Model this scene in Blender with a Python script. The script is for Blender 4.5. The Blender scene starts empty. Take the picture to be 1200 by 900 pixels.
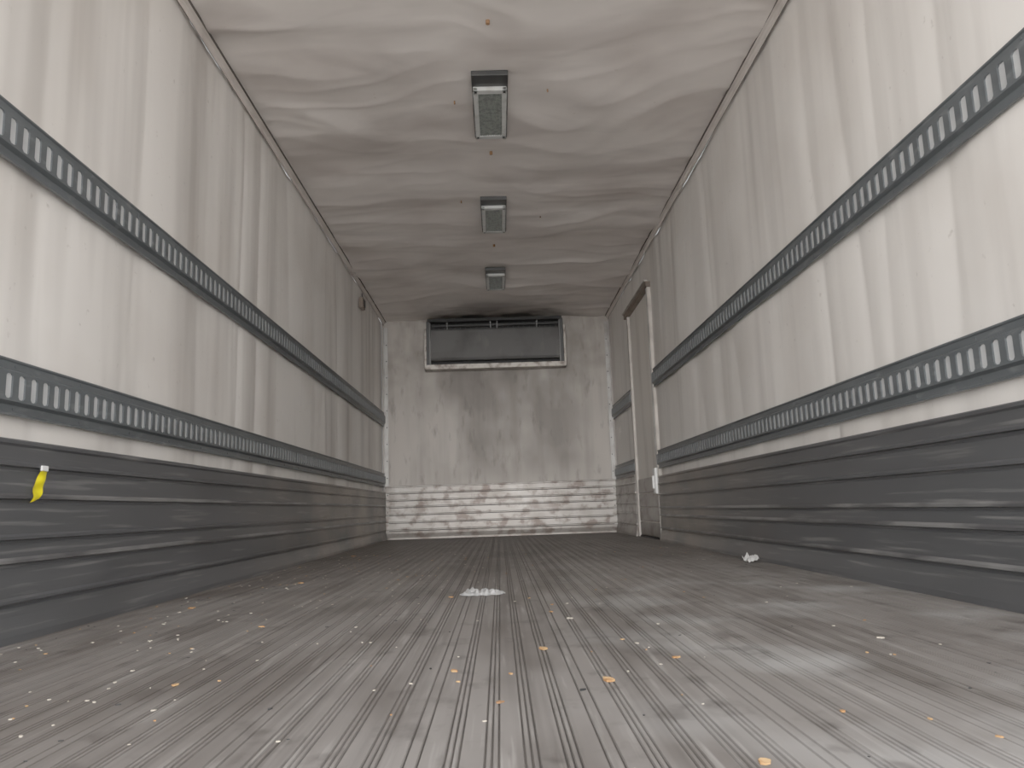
import bpy, math, random
from mathutils import Vector, noise, Matrix
random.seed(7)
XL=-1.214; XR=1.246; H=2.333; D=8.325; Y0=0.30
S=bpy.context.scene
S.view_settings.view_transform='Standard'
S.view_settings.look='None'
S.view_settings.exposure=-0.42
S.view_settings.gamma=1.50
S.cycles.diffuse_bounces=6; S.cycles.max_bounces=8; S.cycles.glossy_bounces=3

def lin(c):
    return tuple(((v/255)/12.92 if v/255<=0.04045 else (((v/255)+0.055)/1.055)**2.4) for v in c)+(1.0,)

# ---------------------------------------------------------------- materials
def mat(name, base, rough=0.6, metal=0.0, layers=(), bumps=(), spec=0.5, alpha=1.0, trans=0.0):
    m=bpy.data.materials.new(name); m.use_nodes=True
    N=m.node_tree.nodes; L=m.node_tree.links
    b=N['Principled BSDF']
    b.inputs['Roughness'].default_value=rough
    b.inputs['Metallic'].default_value=metal
    b.inputs['Specular IOR Level'].default_value=spec
    b.inputs['Alpha'].default_value=alpha
    b.inputs['Transmission Weight'].default_value=trans
    tc=N.new('ShaderNodeTexCoord')
    sep=None
    rgb=N.new('ShaderNodeRGB'); rgb.outputs[0].default_value=lin(base)
    cur=rgb.outputs[0]
    def noise_out(scale,detail,dist=0.0,off=(0,0,0)):
        mp=N.new('ShaderNodeMapping'); mp.inputs['Scale'].default_value=scale
        mp.inputs['Location'].default_value=off
        L.new(tc.outputs['Object'],mp.inputs['Vector'])
        n=N.new('ShaderNodeTexNoise'); n.inputs['Scale'].default_value=1.0
        n.inputs['Detail'].default_value=min(detail,3); n.inputs['Distortion'].default_value=dist
        L.new(mp.outputs[0],n.inputs['Vector'])
        return n.outputs['Fac']
    def mrange(src,a,b_):
        r=N.new('ShaderNodeMapRange'); r.clamp=True
        r.inputs['From Min'].default_value=a; r.inputs['From Max'].default_value=b_
        L.new(src,r.inputs['Value']); return r.outputs['Result']
    def mul(a,c):
        x=N.new('ShaderNodeMath'); x.operation='MULTIPLY'
        L.new(a,x.inputs[0])
        if isinstance(c,(int,float)): x.inputs[1].default_value=c
        else: L.new(c,x.inputs[1])
        return x.outputs[0]
    for i,ly in enumerate(layers):
        fac=None
        if 'scale' in ly:
            fac=mrange(noise_out(ly['scale'],ly.get('detail',4),ly.get('dist',0.0),ly.get('off',(i*3.1,i*1.7,i*2.3))),ly.get('lo',.45),ly.get('hi',.65))
        for (ax,a,b_) in ly.get('grad',()):
            if sep is None:
                sep=N.new('ShaderNodeSeparateXYZ'); L.new(tc.outputs['Object'],sep.inputs[0])
            g=mrange(sep.outputs[ax],a,b_)
            fac=g if fac is None else mul(fac,g)
        fac=mul(fac,ly.get('amt',1.0))
        mx=N.new('ShaderNodeMix'); mx.data_type='RGBA'
        L.new(fac,mx.inputs[0]); L.new(cur,mx.inputs[6]); mx.inputs[7].default_value=lin(ly['col'])
        cur=mx.outputs[2]
    L.new(cur,b.inputs['Base Color'])
    nrm=None
    for (scale,detail,strength,dist) in bumps:
        bp=N.new('ShaderNodeBump'); bp.inputs['Strength'].default_value=strength; bp.inputs['Distance'].default_value=dist
        L.new(noise_out(scale,detail),bp.inputs['Height'])
        if nrm: L.new(nrm,bp.inputs['Normal'])
        nrm=bp.outputs['Normal']
    if nrm: L.new(nrm,b.inputs['Normal'])
    return m

M_wallside=mat('grp_lining_side',(233,228,222),.5,0,[
    dict(scale=(1,3.2,.22),detail=3,lo=.50,hi=.72,col=(134,125,117),amt=.64),
    dict(scale=(1,10,.6),detail=3,lo=.58,hi=.80,col=(138,129,121),amt=.22),
    dict(scale=(2,2,2),detail=3,lo=.45,hi=.8,col=(184,172,159),amt=.35),
    dict(scale=(34,34,30),detail=2,lo=.70,hi=.8,col=(130,116,102),amt=.35),
],[((6,6,6),3,.10,.02)])
M_ceil=mat('grp_lining_ceiling',(232,224,218),.5,0,[
    dict(scale=(1.0,2.8,1),detail=4,dist=.6,lo=.47,hi=.72,col=(142,130,123),amt=.58),
    dict(scale=(1.6,2.0,2),detail=5,lo=.45,hi=.75,col=(168,153,145),amt=.48),
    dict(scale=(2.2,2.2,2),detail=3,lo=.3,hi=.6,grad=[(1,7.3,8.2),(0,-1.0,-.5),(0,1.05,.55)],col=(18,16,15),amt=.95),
    dict(scale=(26,26,26),detail=2,lo=.73,hi=.80,col=(150,124,98),amt=.25),
],[((5,9,5),3,.10,.02)])
M_back=mat('grp_lining_back',(182,173,164),.55,0,[
    dict(scale=(7,1,.8),detail=4,lo=.45,hi=.75,col=(108,98,88),amt=.5),
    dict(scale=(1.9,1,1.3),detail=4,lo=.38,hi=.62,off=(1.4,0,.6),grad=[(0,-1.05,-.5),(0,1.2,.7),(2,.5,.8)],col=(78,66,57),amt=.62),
    dict(scale=(16,16,5),detail=4,lo=.58,hi=.75,col=(66,54,44),amt=.45),
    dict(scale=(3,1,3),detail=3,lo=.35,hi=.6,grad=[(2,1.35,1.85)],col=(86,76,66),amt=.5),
],[((8,8,8),3,.10,.02)])
M_kick=mat('scuff_plate_grey',(60,61,63),.45,.05,[
    dict(scale=(1,.5,9),detail=5,lo=.5,hi=.75,col=(82,82,84),amt=.5),
    dict(scale=(1,2.2,60),detail=6,lo=.58,hi=.70,col=(132,130,128),amt=.38),
    dict(scale=(1,1.3,5),detail=4,lo=.5,hi=.75,col=(36,36,38),amt=.5),
    dict(scale=(3,1.5,3),detail=5,lo=.35,hi=.7,grad=[(1,3.4,6.6)],col=(156,141,126),amt=.75),
    dict(scale=(14,6,25),detail=5,lo=.6,hi=.72,grad=[(1,3.5,5.5)],col=(84,62,46),amt=.55),
],[((3,8,60),3,.12,.005)])
M_ridge_hl=mat('scuff_plate_ridge_highlight',(120,119,118),.38,.3,[  # highlight lines along chosen scuff plate ridges, painted as a lighter base colour
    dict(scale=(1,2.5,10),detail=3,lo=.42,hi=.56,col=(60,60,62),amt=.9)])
M_kickback=mat('scuff_plate_aluminium',(140,134,128),.40,.4,[
    dict(scale=(4,3,5),detail=5,lo=.45,hi=.7,col=(98,88,79),amt=.6),
    dict(scale=(9,5,11),detail=6,lo=.48,hi=.62,col=(66,44,30),amt=.75),
    dict(scale=(2.2,3,3),detail=4,lo=.48,hi=.66,col=(182,178,172),amt=.5),
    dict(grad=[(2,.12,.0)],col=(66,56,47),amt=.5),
],[((6,6,40),3,.12,.005)])
M_rail=mat('galvanised_rail_steel',(72,77,80),.45,.1,[
    dict(scale=(8,3,20),detail=5,lo=.45,hi=.75,col=(46,50,53),amt=.6),
    dict(scale=(20,12,40),detail=4,lo=.58,hi=.75,col=(126,129,131),amt=.4),
])
M_slot=mat('rail_back_strip',(178,180,181),.4,0,[
    dict(scale=(9,5,9),detail=3,lo=.5,hi=.75,col=(120,122,123),amt=.5)])
M_alu=mat('aluminium_trim',(170,167,163),.4,.3,[
    dict(scale=(8,8,8),detail=5,lo=.45,hi=.75,col=(110,101,92),amt=.6)])
M_jamb=mat('door_jamb_aluminium',(186,178,169),.45,.1,[
    dict(scale=(8,8,8),detail=5,lo=.45,hi=.75,col=(120,110,99),amt=.6)])
M_trimgrey=mat('ceiling_trim_plastic',(212,203,196),.55,0,[
    dict(scale=(6,6,6),detail=5,lo=.45,hi=.75,col=(162,150,140),amt=.5)])
M_gap=mat('dark_sealant',(60,54,49),.8)
M_floor=mat('aluminium_deck',(112,107,103),.58,.1,[
    dict(scale=(1.2,.5,1),detail=5,lo=.4,hi=.7,col=(78,71,66),amt=.6),
    dict(scale=(5,1.8,1),detail=6,lo=.46,hi=.66,col=(52,44,38),amt=.62),
    dict(scale=(45,.6,1),detail=3,lo=.5,hi=.75,col=(48,42,37),amt=.55),
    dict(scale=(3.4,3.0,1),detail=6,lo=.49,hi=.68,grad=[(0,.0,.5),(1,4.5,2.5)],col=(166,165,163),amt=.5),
    dict(scale=(70,3,1),detail=4,lo=.6,hi=.75,col=(158,154,149),amt=.45),
    dict(scale=(16,11,1),detail=3,lo=.58,hi=.72,col=(36,29,25),amt=.55),
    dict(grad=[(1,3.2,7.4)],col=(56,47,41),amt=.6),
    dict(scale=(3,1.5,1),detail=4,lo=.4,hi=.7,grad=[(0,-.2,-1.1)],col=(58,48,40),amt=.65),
],[((60,4,1),3,.15,.003)])
M_groove=mat('deck_groove_dirt',(42,38,34),.6,.1,[
    dict(scale=(6,2,1),detail=4,lo=.42,hi=.66,col=(78,72,67),amt=.85)])
M_black=mat('black_recess',(8,8,9),.7)
M_darkpl=mat('dark_gasket',(24,25,26),.5,0,[dict(scale=(12,12,12),detail=3,lo=.5,hi=.7,col=(50,48,46),amt=.5)])
M_evap=mat('evaporator_panel_grey',(98,97,96),.33,.3,[
    dict(scale=(4,4,4),detail=5,lo=.45,hi=.75,col=(52,50,48),amt=.65),
    dict(scale=(8,8,2),detail=4,lo=.6,hi=.75,col=(136,132,128),amt=.4)])
M_frame=mat('stained_aluminium_frame',(172,164,155),.4,.3,[
    dict(scale=(14,14,14),detail=4,lo=.45,hi=.65,col=(66,44,29),amt=.75)])
M_lampbody=mat('lamp_housing_grey',(196,198,196),.5,0,[
    dict(scale=(20,20,20),detail=3,lo=.5,hi=.75,col=(142,139,133),amt=.5)])
M_lens=mat('lamp_lens_prismatic',(122,127,121),.25,0,[
    dict(scale=(50,50,50),detail=2,lo=.45,hi=.6,col=(84,89,84),amt=.7)])
M_door=mat('door_lining',(230,223,214),.5,0,[
    dict(scale=(5,5,.8),detail=4,lo=.5,hi=.8,col=(160,148,136),amt=.5)])
M_brown=mat('door_header_seal',(112,96,84),.6,0,[
    dict(scale=(9,9,9),detail=4,lo=.45,hi=.7,col=(62,50,42),amt=.6)])
M_white=mat('white_plastic',(232,232,230),.4)
M_film=mat('plastic_film',(190,190,190),.3,0,alpha=.7)
M_yellow=mat('yellow_tape',(232,212,10),.45)
M_chip=mat('wood_chip',(160,110,62),.8,0,[dict(scale=(40,40,40),detail=2,lo=.4,hi=.6,col=(198,162,112),amt=.7)])
M_crumb=mat('pale_crumb',(182,173,158),.8)
M_orange=mat('rusty_screw',(140,98,62),.6)
M_ground=mat('yard_concrete',(206,202,196),.9,0,[dict(scale=(.8,.8,.8),detail=3,lo=.4,hi=.7,col=(180,176,170),amt=.6)])
M_outer=mat('body_outer_skin',(220,222,224),.5)

# ---------------------------------------------------------------- mesh helpers
class MB:
    def __init__(s): s.v=[]; s.f=[]; s.mi=[]; s.mats=[]; s.sm=[]
    def mid(s,m):
        if m not in s.mats: s.mats.append(m)
        return s.mats.index(m)
    def add(s,vs,fs,m,smooth=False):
        o=len(s.v); s.v+= [tuple(p) for p in vs]; k=s.mid(m)
        for f in fs: s.f.append(tuple(i+o for i in f)); s.mi.append(k); s.sm.append(smooth)
    def box(s,a,b,m,bev=0.0):
        (x0,y0,z0),(x1,y1,z1)=[tuple(min(p,q) for p,q in zip(a,b)),tuple(max(p,q) for p,q in zip(a,b))]
        if bev<=0:
            vs=[(x,y,z) for x in (x0,x1) for y in (y0,y1) for z in (z0,z1)]
            fs=[(0,1,3,2),(4,6,7,5),(0,4,5,1),(2,3,7,6),(0,2,6,4),(1,5,7,3)]
            s.add(vs,fs,m); return
        import bmesh
        bm=bmesh.new(); bmesh.ops.create_cube(bm,size=1)
        for v in bm.verts: v.co=Vector(((x0+x1)/2+v.co.x*(x1-x0),(y0+y1)/2+v.co.y*(y1-y0),(z0+z1)/2+v.co.z*(z1-z0)))
        bmesh.ops.bevel(bm,geom=list(bm.edges),offset=bev,segments=2,affect='EDGES',profile=.5)
        bm.verts.index_update()
        s.add([v.co[:] for v in bm.verts],[[v.index for v in f.verts] for f in bm.faces],m); bm.free()
    def cyl(s,c,r,h,axis,m,n=12):
        a=Vector(axis).normalized(); t=a.orthogonal().normalized(); u=a.cross(t); c=Vector(c)
        vs=[]
        for k in (0,1):
            for i in range(n):
                an=2*math.pi*i/n; vs.append(c+a*h*k+(t*math.cos(an)+u*math.sin(an))*r)
        fs=[tuple(range(n))[::-1],tuple(range(n,2*n))]+[(i,(i+1)%n,n+(i+1)%n,n+i) for i in range(n)]
        s.add(vs,fs,m)
    def quad(s,a,b,c,d,m): s.add([a,b,c,d],[(0,1,2,3)],m)
    def obj(s,name,parent=None):
        me=bpy.data.meshes.new(name); me.from_pydata(s.v,[],s.f); me.update()
        for m in s.mats: me.materials.append(m)
        me.polygons.foreach_set('material_index',s.mi); me.polygons.foreach_set('use_smooth',s.sm)
        o=bpy.data.objects.new(name,me); S.collection.objects.link(o)
        if parent: o.parent=parent
        return o
def empty(name):
    e=bpy.data.objects.new(name,None); S.collection.objects.link(e); return e

def grid(mb,fn,na,nb,m,flip=False):
    vs=[fn(i/na,j/nb) for i in range(na+1) for j in range(nb+1)]
    w=nb+1
    fs=[(i*w+j,(i+1)*w+j,(i+1)*w+j+1,i*w+j+1) for i in range(na) for j in range(nb)]
    if flip: fs=[f[::-1] for f in fs]
    mb.add(vs,fs,m,True)

def nz(x,y,z): return noise.noise(Vector((x,y,z)))
def fold_wall(y,z,seed):
    w=y+.05*nz(y*1.3,z*.9,seed)
    a=nz(w*2.0,z*.22,seed+5)
    r=1-abs(nz(w*2.8,z*.28,seed+9))*2.2
    r=max(0,r)**2.2
    g=max(0,1-abs(nz(w*7.0,z*.5+w*.2,seed+19))*2.6)**3
    return .013*a-.007*r-.0007*g+.0015*nz(y*4,z*3,seed+2)
def fold_ceil(x,y,seed):
    w=y+.26*nz(x*1.3,y*.8,seed)+.07*nz(x*4,y*2,seed+1)
    a=nz(x*.6,w*1.9,seed+5)
    r=max(0,1-abs(nz(x*.8,w*2.4,seed+9))*1.9)**2
    g=max(0,1-abs(nz(x*1.6+w*.4,w*5.0,seed+13))*2.2)**2.2
    mod=.5+.9*abs(nz(x*1.2,y*.9,seed+31))*2
    return .022*a-.014*r*mod-.005*g*mod+.007*nz(x*2.4,y*3,seed+2)

# ---------------------------------------------------------------- room shell
DY0,DY1,DZ=6.10,7.05,2.02
mb=MB()
grid(mb,lambda a,b:(XL-.014+fold_wall(Y0+a*(D-Y0),b*H,3.0),Y0+a*(D-Y0),b*H),700,36,M_wallside)
mb.box((XL-.09,Y0,-.02),(XL-.075,D+.08,H+.05),M_outer)
mb.box((XL-.09,Y0-.01,-.02),(XL+.0,Y0+.0,H+.05),M_alu)
mb.obj('wall_left')
mb=MB()
def wr(y0,y1,z0,z1,na,nb):
    grid(mb,lambda a,b:(XR+.014-fold_wall(y0+a*(y1-y0),z0+b*(z1-z0),33.0),y0+a*(y1-y0),z0+b*(z1-z0)),na,nb,M_wallside,True)
wr(Y0,DY0,0,H,520,36); wr(DY1,D,0,H,110,36); wr(DY0,DY1,DZ,H,80,6)
mb.box((XR+.075,Y0,-.02),(XR+.09,D+.08,H+.05),M_outer)
mb.box((XR,Y0-.01,-.02),(XR+.09,Y0,H+.05),M_alu)
mb.obj('wall_right')
mb=MB()
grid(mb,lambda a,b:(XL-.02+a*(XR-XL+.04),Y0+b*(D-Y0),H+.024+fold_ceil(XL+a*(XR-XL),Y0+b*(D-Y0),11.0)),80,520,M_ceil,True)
mb.box((XL-.09,Y0,H+.07),(XR+.09,D+.08,H+.085),M_outer)
mb.box((XL-.09,Y0-.01,H),(XR+.09,Y0,H+.085),M_alu)
mb.obj('ceiling')
mb=MB()
grid(mb,lambda a,b:(XL-.02+a*(XR-XL+.04),D+.006+.006*nz(a*14,b*1.2,4)+.003*nz(a*6,b*5,9),b*(H+.03)),120,60,M_back)
mb.box((XL-.09,D+.06,-.02),(XR+.09,D+.08,H+.085),M_outer)
mb.obj('wall_back')

# floor with extruded grooves
mb=MB()
x=XL
per=.0465
prof=[(0,0),(.0235,0),(.0245,-.0025),(.0265,-.0025),(.0275,0),(.0315,0),(.0325,-.0025),(.0345,-.0025),(.0355,0),(.0395,0),(.0405,-.0025),(.0425,-.0025),(.0435,0)]
pts=[]; k=0
while x<XR:
    wide=(k%5==3)
    for (dx,dz) in prof:
        if wide and .0275<dx<.036: continue
        if x+dx<XR: pts.append((x+dx,dz))
    x+=per; k+=1
pts.append((XR,0))
for i in range(len(pts)-1):
    (a,za),(b,zb)=pts[i],pts[i+1]
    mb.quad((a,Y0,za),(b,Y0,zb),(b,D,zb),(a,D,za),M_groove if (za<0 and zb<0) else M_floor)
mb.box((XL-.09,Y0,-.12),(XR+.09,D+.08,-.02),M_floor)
mb.box((XL-.09,Y0-.03,-.14),(XR+.09,Y0,-.001),M_alu)
mb.obj('floor')

# ---------------------------------------------------------------- cargo rails
def rail(name,side,y0,y1,z0,z1):
    mb=MB()
    xw=XL if side<0 else XR; n=1 if side<0 else -1
    P=lambda o,y,z:(xw+n*o,y,z)
    fl=.004; wb=.017; hgt=z1-z0
    a0=z0+.027;a1=z0+.034;b1=z1-.034;b0=z1-.027
    def strip(o1,zz1,o2,zz2,m): 
        q=[P(o1,y0,zz1),P(o1,y1,zz1),P(o2,y1,zz2),P(o2,y0,zz2)]
        mb.quad(*q,m)
    strip(0,z0,fl+.004,z0+.001,M_rail); strip(fl+.004,z0+.001,fl+.004,z0+.006,M_rail); strip(fl+.004,z0+.006,fl,z0+.009,M_rail)
    strip(fl,z0+.009,fl,a0,M_rail); strip(fl,a0,wb,a1,M_rail)
    strip(wb,b1,fl,b0,M_rail); strip(fl,b0,fl,z1-.009,M_rail); strip(fl,z1-.009,fl+.004,z1-.006,M_rail)
    strip(fl+.004,z1-.006,fl+.004,z1-.001,M_rail); strip(fl+.004,z1-.001,0,z1,M_rail)
    for y in (y0,y1):
        mb.quad(P(0,y,a0),P(wb,y,a1),P(wb,y,b1),P(0,y,b0),M_rail)
        mb.quad(P(0,y,z0),P(fl,y,z0),P(fl,y,z1),P(0,y,z1),M_rail)
    strip(.0125,a1,.0125,b1,M_slot)
    p=.052; k=int((y1-y0)/p); p=(y1-y0)/k
    zc=(a1+b1)/2; hh=(b1-a1)/2
    sw=.0135; sh=hh-.006; c=.006
    hole=[(-sw,-sh+c),(-sw+c,-sh),(sw-c,-sh),(sw,-sh+c),(sw,sh-c),(sw-c,sh),(-sw+c,sh),(-sw,sh-c)]
    vs=[];fs=[]
    for i in range(k):
        yc=y0+(i+.5)*p; o=len(vs)
        for (dy,dz) in [(-p/2,-hh),(p/2,-hh),(p/2,hh),(-p/2,hh)]: vs.append(P(wb,yc+dy,zc+dz))
        for (dy,dz) in hole: vs.append(P(wb,yc+dy,zc+dz))
        for (dy,dz) in hole: vs.append(P(.0126,yc+dy,zc+dz))
        h=lambda j:o+4+j%8
        fs+=[(o,h(1),h(0)),(o,o+1,h(2),h(1)),(o+1,h(3),h(2)),(o+1,o+2,h(4),h(3)),(o+2,h(5),h(4)),(o+2,o+3,h(6),h(5)),(o+3,h(7),h(6)),(o+3,o,h(0),h(7))]
        fs+=[(o+4+j,o+4+(j+1)%8,o+12+(j+1)%8,o+12+j) for j in range(8)]
    mb.add(vs,fs,M_rail)
    y=y0+.08
    while y<y1-.03:
        for zz in (z0+.017,z1-.017): mb.cyl(P(fl,y,zz),.005,.002,(n,0,0),M_rail,8)
        y+=.31
    mb.obj(name)
rail('cargo_rail',-1,Y0+.02,D-.035,1.190,1.338)
rail('cargo_rail.001',-1,Y0+.02,D-.035,.552,.694)
rail('cargo_rail.002',1,Y0+.02,DY0-.05,1.190,1.338)
rail('cargo_rail.003',1,Y0+.02,DY0-.05,.552,.694)
rail('cargo_rail.004',1,DY1+.05,D-.035,1.190,1.338)
rail('cargo_rail.005',1,DY1+.05,D-.035,.552,.694)

# ---------------------------------------------------------------- scuff plates
def kickprof(bounds,groove=.007):
    pr=[(0,bounds[0]+.002),(.010,bounds[0]),(.017,bounds[0]-.004),(.017,bounds[0]-.012),(.011,bounds[0]-.018)]
    for i in range(1,len(bounds)-1):
        z=bounds[i]
        pr+=[(.014,z+.016),(.021,z+.010),(.021,z+.003),(.008,z),(.008,z-groove),(.012,z-groove-.003)]
    pr+=[(.016,bounds[-2]-.03),(.030,.018),(.032,.0005)]
    return pr
KB=[.495,.425,.345,.245,.188,.092,0]
def kick(name,side,y0,y1,bounds,m,ridges=()):
    mb=MB(); xw=XL if side<0 else XR; n=1 if side<0 else -1
    pr=kickprof(bounds)
    for (o1,z1),(o2,z2) in zip(pr,pr[1:]):
        mm=m
        if o1==o2==.021 and any(abs(z2-.003-r)<.001 for r in ridges): mm=M_ridge_hl
        if (o1,o2)==(.014,.021) and any(abs(z1-.016-r)<.001 for r in ridges): mm=M_ridge_hl
        mb.quad((xw+n*o1,y0,z1),(xw+n*o1,y1,z1),(xw+n*o2,y1,z2),(xw+n*o2,y0,z2),mm)
    for y in (y0,y1):
        mb.add([(xw+n*o,y,z) for o,z in pr]+[(xw,y,0)],[tuple(range(len(pr)+1))],m)
    mb.obj(name)
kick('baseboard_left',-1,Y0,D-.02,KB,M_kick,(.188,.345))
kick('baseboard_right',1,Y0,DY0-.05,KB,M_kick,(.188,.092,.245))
kick('baseboard_right_end',1,DY1+.05,D-.02,[.55,.47,.38,.29,.20,.10,0],M_kickback)
mb=MB()
pr=kickprof([.555,.475,.40,.33,.25,.17,.09,0],.004)
for (o1,z1),(o2,z2) in zip(pr,pr[1:]):
    mm=M_groove if o1==o2==.008 else M_kickback
    mb.quad((XL+.0,D-o1,z1),(XR-.0,D-o1,z1),(XR,D-o2,z2),(XL,D-o2,z2),mm)
mb.obj('baseboard_back')

# ---------------------------------------------------------------- trims
mb=MB()
for xw,n in ((XL,1),(XR,-1)):
    for (a,b,m) in [((.0,-.028),(.003,-.028),M_gap),((.003,-.028),(.004,-.010),M_trimgrey),((.004,-.010),(.012,-.003),M_trimgrey),((.012,-.003),(.028,-.003),M_trimgrey),((.028,-.003),(.028,.016),M_gap)]:
        mb.quad((xw+n*a[0],Y0,H+a[1]),(xw+n*a[0],D,H+a[1]),(xw+n*b[0],D,H+b[1]),(xw+n*b[0],Y0,H+b[1]),m)
    mb.quad((xw+n*.002,Y0,H-.032),(xw+n*.002,D,H-.032),(xw+n*.002,D,H-.028),(xw+n*.002,Y0,H-.028),M_gap)
    y=.5
    while y<D:
        mb.cyl((xw+n*.004,y,H-.019),.004,.002,(n,0,0),M_trimgrey,8); y+=.4
mb.obj('trim_1')
mb=MB()
for xw,n in ((XL,1),(XR,-1)):
    mb.box((xw+n*.001,D-.032,0.0),(xw+n*.006,D-.003,H-.06),M_alu)
    mb.box((xw+n*.001,D-.010,0.0),(xw+n*.045,D-.004,H-.06),M_alu)
    z=.1
    while z<H-.1:
        mb.cyl((xw+n*.03,D-.010,z),.007,.004,(0,-1,0),M_darkpl,8); z+=.18
mb.obj('trim_2')

# ---------------------------------------------------------------- side door
dr=empty('door_1')
mb=MB()
xd=XR+.012
mb.box((xd,DY0+.012,.016),(xd+.04,DY1-.012,DZ-.014),M_door,.004)
mb.obj('leaf',dr)
mb=MB()
for z0_,z1_ in ((.02,.13),(.14,.25),(.26,.37),(.38,.50)):
    mb.box((xd-.010,DY0+.03,z0_),(xd+.001,DY1-.03,z1_),M_kickback,.003)
mb.obj('leaf_scuff_plate',dr)
mb=MB()
mb.box((XR-.010,DY0-.045,.0),(XR+.07,DY0+.004,DZ+.02),M_jamb,.003)
mb.box((XR-.012,DY0-.012,.0),(XR-.009,DY0+.004,DZ),M_alu)
mb.box((XR-.004,DY0+.004,.0),(XR+.014,DY0+.014,DZ),M_darkpl)
mb.box((XR-.010,DY1-.004,.0),(XR+.07,DY1+.04,DZ+.02),M_jamb,.003)
mb.obj('jambs',dr)
mb=MB()
mb.box((XR-.022,DY0-.06,DZ-.01),(XR+.07,DY1+.12,DZ+.035),M_brown,.004)
mb.box((XR-.036,DY0-.06,DZ+.035),(XR+.0,DY1+.12,DZ+.045),M_jamb)
mb.obj('header',dr)
mb=MB()
mb.box((XR+.0,DY0,.0),(XR+.07,DY1,.014),M_black)
mb.obj('sill',dr)
mb=MB()
mb.box((XR-.030,DY0+.0,.36),(XR+.02,DY0+.09,.56),M_white,.006)
mb.box((XR-.044,DY0+.03,.40),(XR-.028,DY0+.06,.50),M_white,.005)
mb.obj('latch',dr)

# ---------------------------------------------------------------- evaporator unit
ev=empty('evaporator_unit')
ex0,ex1=-.735,.735; yf=8.17; zt=2.300; zb=1.80
mb=MB()
mb.box((ex0+.02,yf+.10,zb+.02),(ex1-.02,D-.005,zt+.025),M_black)
mb.box((ex0,yf,zb),(ex0+.035,D-.004,zt),M_darkpl,.004)
mb.box((ex1-.035,yf,zb),(ex1,D-.004,zt),M_darkpl,.004)
mb.box((ex0+.01,yf-.005,zt-.012),(ex1-.01,D-.01,zt+.022),M_black,.003)
mb.obj('casing',ev)
mb=MB()
x0,x1=ex0+.045,ex1-.045
prl=[(yf+.075,2.205),(yf+.055,2.215),(yf+.045,2.200),(yf+.005,1.895),(yf+.02,1.870),(yf+.05,1.865)]
for (a,za),(b,zb_) in zip(prl,prl[1:]):
    mb.quad((x0,a,za),(x1,a,za),(x1,b,zb_),(x0,b,zb_),M_evap)
for xx in (x0,x1):
    mb.add([(xx,a,z) for a,z in prl],[tuple(range(len(prl)))],M_evap)
mb.obj('drip_panel',ev)
mb=MB()
mb.cyl((ex0+.05,yf+.06,2.255),.016,ex1-ex0-.1,(1,0,0),M_darkpl,12)
for xx in (-.52,-.05,.02,.45):
    mb.box((xx,yf+.03,2.215),(xx+.012,yf+.1,zt-.01),M_evap)
for i in range(24):
    xx=ex0+.07+i*(ex1-ex0-.14)/23
    mb.box((xx,yf+.085,2.21),(xx+.004,yf+.1,zt-.01),M_darkpl)
mb.obj('fan_guard',ev)
mb=MB()
mb.box((ex0-.02,yf-.005,zb-.03),(ex1+.02,D-.003,zb+.008),M_frame,.004)
mb.box((ex0-.02,yf-.012,zb-.03),(ex1+.02,yf-.004,zb+.02),M_frame,.002)
mb.box((ex0-.024,yf+.0,zb-.03),(ex0-.001,D-.003,zt-.08),M_frame,.003)
mb.box((ex1+.001,yf+.0,zb-.03),(ex1+.024,D-.003,zt-.08),M_frame,.003)
mb.box((ex0+.03,yf+.0,zb+.008),(ex0+.045,yf+.03,zt-.02),M_evap,.003)
mb.box((ex1-.045,yf+.0,zb+.008),(ex1-.03,yf+.03,zt-.02),M_evap,.003)
mb.obj('mounting_frame',ev)

# ---------------------------------------------------------------- ceiling lamps
def lamp(name,cx,y0,y1,w=.165):
    e=empty(name)
    mb=MB(); x0,x1=cx-w/2,cx+w/2
    mb.box((x0-.006,y0,H-.014),(x1+.006,y1+.012,H+.012),M_darkpl,.003)
    mb.obj('base_plate',e)
    mb=MB(); ya=y0+.10; yb=y1-.01; zl=H-.034
    fr=.024
    mb.box((x0,ya,zl+.010),(x1,yb,H-.013),M_lampbody,.004)
    mb.box((x0,ya,zl),(x0+fr,yb,zl+.018),M_lampbody,.004)
    mb.box((x1-fr,ya,zl),(x1,yb,zl+.018),M_lampbody,.004)
    mb.box((x0,ya,zl),(x1,ya+fr*1.6,zl+.018),M_lampbody,.004)
    mb.box((x0,yb-fr*1.6,zl),(x1,yb,zl+.018),M_lampbody,.004)
    for yy in (ya+.05,(ya+yb)/2,yb-.06):
        for xx in (x0-.004,x1-.002):
            mb.box((xx,yy,zl+.004),(xx+.006,yy+.03,H-.012),M_darkpl)
    for (sx,sy) in ((x0+.012,ya+.02),(x1-.012,ya+.02),(x0+.012,yb-.02),(x1-.012,yb-.02)):
        mb.cyl((sx,sy,zl+.001),.005,.003,(0,0,-1),M_darkpl,8)
    mb.obj('housing',e)
    mb=MB()
    mb.box((x0+fr-.002,ya+fr*1.5,zl+.005),(x1-fr+.002,yb-fr*1.5,zl+.012),M_lens)
    n=9; lx0=x0+fr; lx1=x1-fr; ly0=ya+fr*1.6; ly1=yb-fr*1.6
    for i in range(n):
        xx=lx0+(i+.5)*(lx1-lx0)/n
        mb.box((xx-.0015,ly0,zl+.001),(xx+.0015,ly1,zl+.006),M_lens)
    for i in range(26):
        yy=ly0+(i+.5)*(ly1-ly0)/26
        mb.box((lx0,yy-.0015,zl+.002),(lx1,yy+.0015,zl+.006),M_lens)
    mb.obj('lens',e)
lamp('ceiling_lamp',.012,3.42,4.04)
lamp('ceiling_lamp.001',.018,4.93,5.53)
lamp('ceiling_lamp.002',.022,6.48,7.06)
mb=MB()
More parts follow.
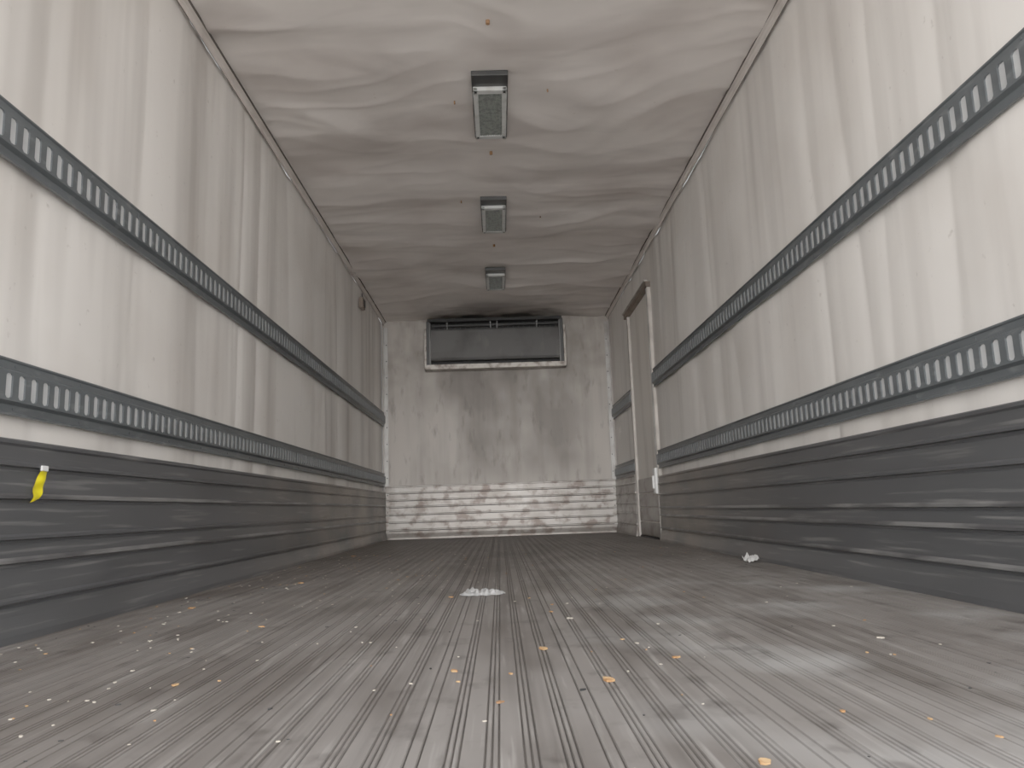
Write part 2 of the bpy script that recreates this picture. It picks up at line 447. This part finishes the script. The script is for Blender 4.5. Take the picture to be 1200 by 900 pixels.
for (x,y) in ((.01,3.04),(.01,4.28),(.015,5.9)):
    mb.cyl((x,y,H+.014),.009,.018,(0,0,-1),M_orange,10)
for (x,y) in ((-.17,3.7),(.30,3.6),(.35,5.3),(-.2,5.0)):
    mb.cyl((x,y,H+.014),.004,.018,(0,0,-1),M_orange,8)
mb.obj('ceiling_screws')

# ---------------------------------------------------------------- little box, tape
mb=MB()
mb.box((XL-.004,6.84,2.12),(XL+.034,6.96,2.215),M_brown,.005)
mb.box((XL+.034,6.86,2.135),(XL+.040,6.94,2.20),M_black,.002)
mb.cyl((XL+.015,6.9,2.215),.006,.05,(0,0,1),M_darkpl,8)
mb.obj('temperature_sensor_box')
mb=MB()
def tape(a,b):
    yy=2.012+a*.042+b*.034+.004*math.sin(b*9)
    z=.338+b*.080+.010*a
    return (XL+.023+.002*math.sin(a*5+b*7)+.002*math.sin(b*13),yy,z)
grid(mb,tape,6,14,M_yellow)
mb.box((XL+.020,2.055,.420),(XL+.025,2.085,.434),M_white,.002)
mb.obj('yellow_tape_scrap')

# ---------------------------------------------------------------- floor litter
mb=MB()
def film(a,b):
    x=-.145+a*.155; yw=(.055*(1-abs(2*a-1)**2.5)*.9+.012)*(1+.4*nz(a*8,5,1))
    y=2.71+(b-.5)*2*yw+.03*nz(a*5,b*3,7)
    e=min(a,1-a,b,1-b)*2
    z=.002+.013*min(1,e*3)*(0.25+abs(nz(a*9,b*7,2))*1.6)
    return (x,y,z)
grid(mb,film,40,24,M_film)
mb.obj('plastic_film_scrap')
mb=MB()
def scr(a,b): return (1.13+a*.05,3.62+b*.12,.003+.025*abs(nz(a*5,b*5,21))*2+.01*a)
grid(mb,scr,8,8,M_white)
mb.obj('paper_scrap')
mb=MB()
def chip(x,y,r,m,asp=1.6):
    n=random.randint(5,7); a0=random.random()*6.28; rot=random.random()*3.14
    top=[];bot=[]
    for i in range(n):
        an=a0+6.283*i/n; rr=r*random.uniform(.6,1.1)
        dx,dy=rr*math.cos(an)*asp,rr*math.sin(an)
        X=x+dx*math.cos(rot)-dy*math.sin(rot); Y=y+dx*math.sin(rot)+dy*math.cos(rot)
        top.append((X,Y,.001+r*.18*random.uniform(.6,1.4))); bot.append((X,Y,.0002))
    mb.add(top+bot,[tuple(range(n))]+[(i,(i+1)%n,n+(i+1)%n,n+i) for i in range(n)],m)
for (x,y,r,m) in [(-.57,1.42,.007,M_chip),(.08,1.64,.012,M_chip),(-.09,1.45,.007,M_chip),(-.01,1.21,.006,M_orange),(.17,1.33,.012,M_chip),(.12,1.27,.006,M_darkpl),(.32,1.50,.007,M_chip),(.45,1.09,.004,M_chip),(.28,.90,.010,M_chip),(.01,1.41,.004,M_chip),(-.99,5.36,.02,M_orange),(.76,1.62,.006,M_crumb),(-.63,2.11,.007,M_chip),(-.17,2.65,.008,M_chip),(.17,2.06,.007,M_crumb),(.13,2.2,.006,M_chip),(-1.0,2.6,.012,M_chip),(-.85,3.4,.012,M_chip)]:
    chip(x,y,r,m)
for i in range(480):
    x=random.uniform(XL+.06,XR-.08); y=.6+random.random()**1.3*4.8
    if random.random()<.5: x=XL+.06+abs(random.gauss(0,.5))
    if x>XR-.08: continue
    chip(x,y,random.uniform(.001,.0028)*(1+y*.15),random.choice([M_chip,M_crumb,M_crumb,M_darkpl]))
mb.obj('floor_debris')

# ---------------------------------------------------------------- outside ground
mb=MB(); mb.box((-30,-40,-1.25),(30,20,-1.2),M_ground); mb.obj('ground')

# ---------------------------------------------------------------- light
w=bpy.data.worlds.new('World'); S.world=w; w.use_nodes=True
N=w.node_tree.nodes; L=w.node_tree.links; bg=N['Background']
tc=N.new('ShaderNodeTexCoord'); sp=N.new('ShaderNodeSeparateXYZ'); L.new(tc.outputs['Generated'],sp.inputs[0])
rp=N.new('ShaderNodeValToRGB'); mr=N.new('ShaderNodeMapRange'); mr.inputs['From Min'].default_value=-1; mr.inputs['From Max'].default_value=1
L.new(sp.outputs[2],mr.inputs['Value']); L.new(mr.outputs[0],rp.inputs[0])
rp.color_ramp.elements[0].position=.45; rp.color_ramp.elements[0].color=(.6,.588,.57,1)
rp.color_ramp.elements[1].position=.52; rp.color_ramp.elements[1].color=(1,.983,.962,1)
e=rp.color_ramp.elements.new(1.0); e.color=(.88,.89,.92,1)
L.new(rp.outputs[0],bg.inputs[0]); bg.inputs[1].default_value=5.0
sd=bpy.data.lights.new('sun','SUN'); sd.energy=2.2; sd.angle=math.radians(30); sd.color=(1,.983,.962)
so=bpy.data.objects.new('sun',sd); S.collection.objects.link(so)
so.rotation_euler=Vector((0.02,1,-.02)).to_track_quat('-Z','Y').to_euler()

# ---------------------------------------------------------------- camera
cd=bpy.data.cameras.new('camera'); co=bpy.data.objects.new('camera',cd); S.collection.objects.link(co)
cd.sensor_width=36; cd.sensor_fit='HORIZONTAL'; cd.lens=1.01303*900/1200*36; cd.clip_start=.02
R=Matrix.Rotation(-0.02041,4,'Z')@Matrix.Rotation(math.pi/2+0.15851,4,'X')@Matrix.Rotation(-0.03351,4,'Z')
co.matrix_world=Matrix.Translation((0,0,.283))@R
S.camera=co
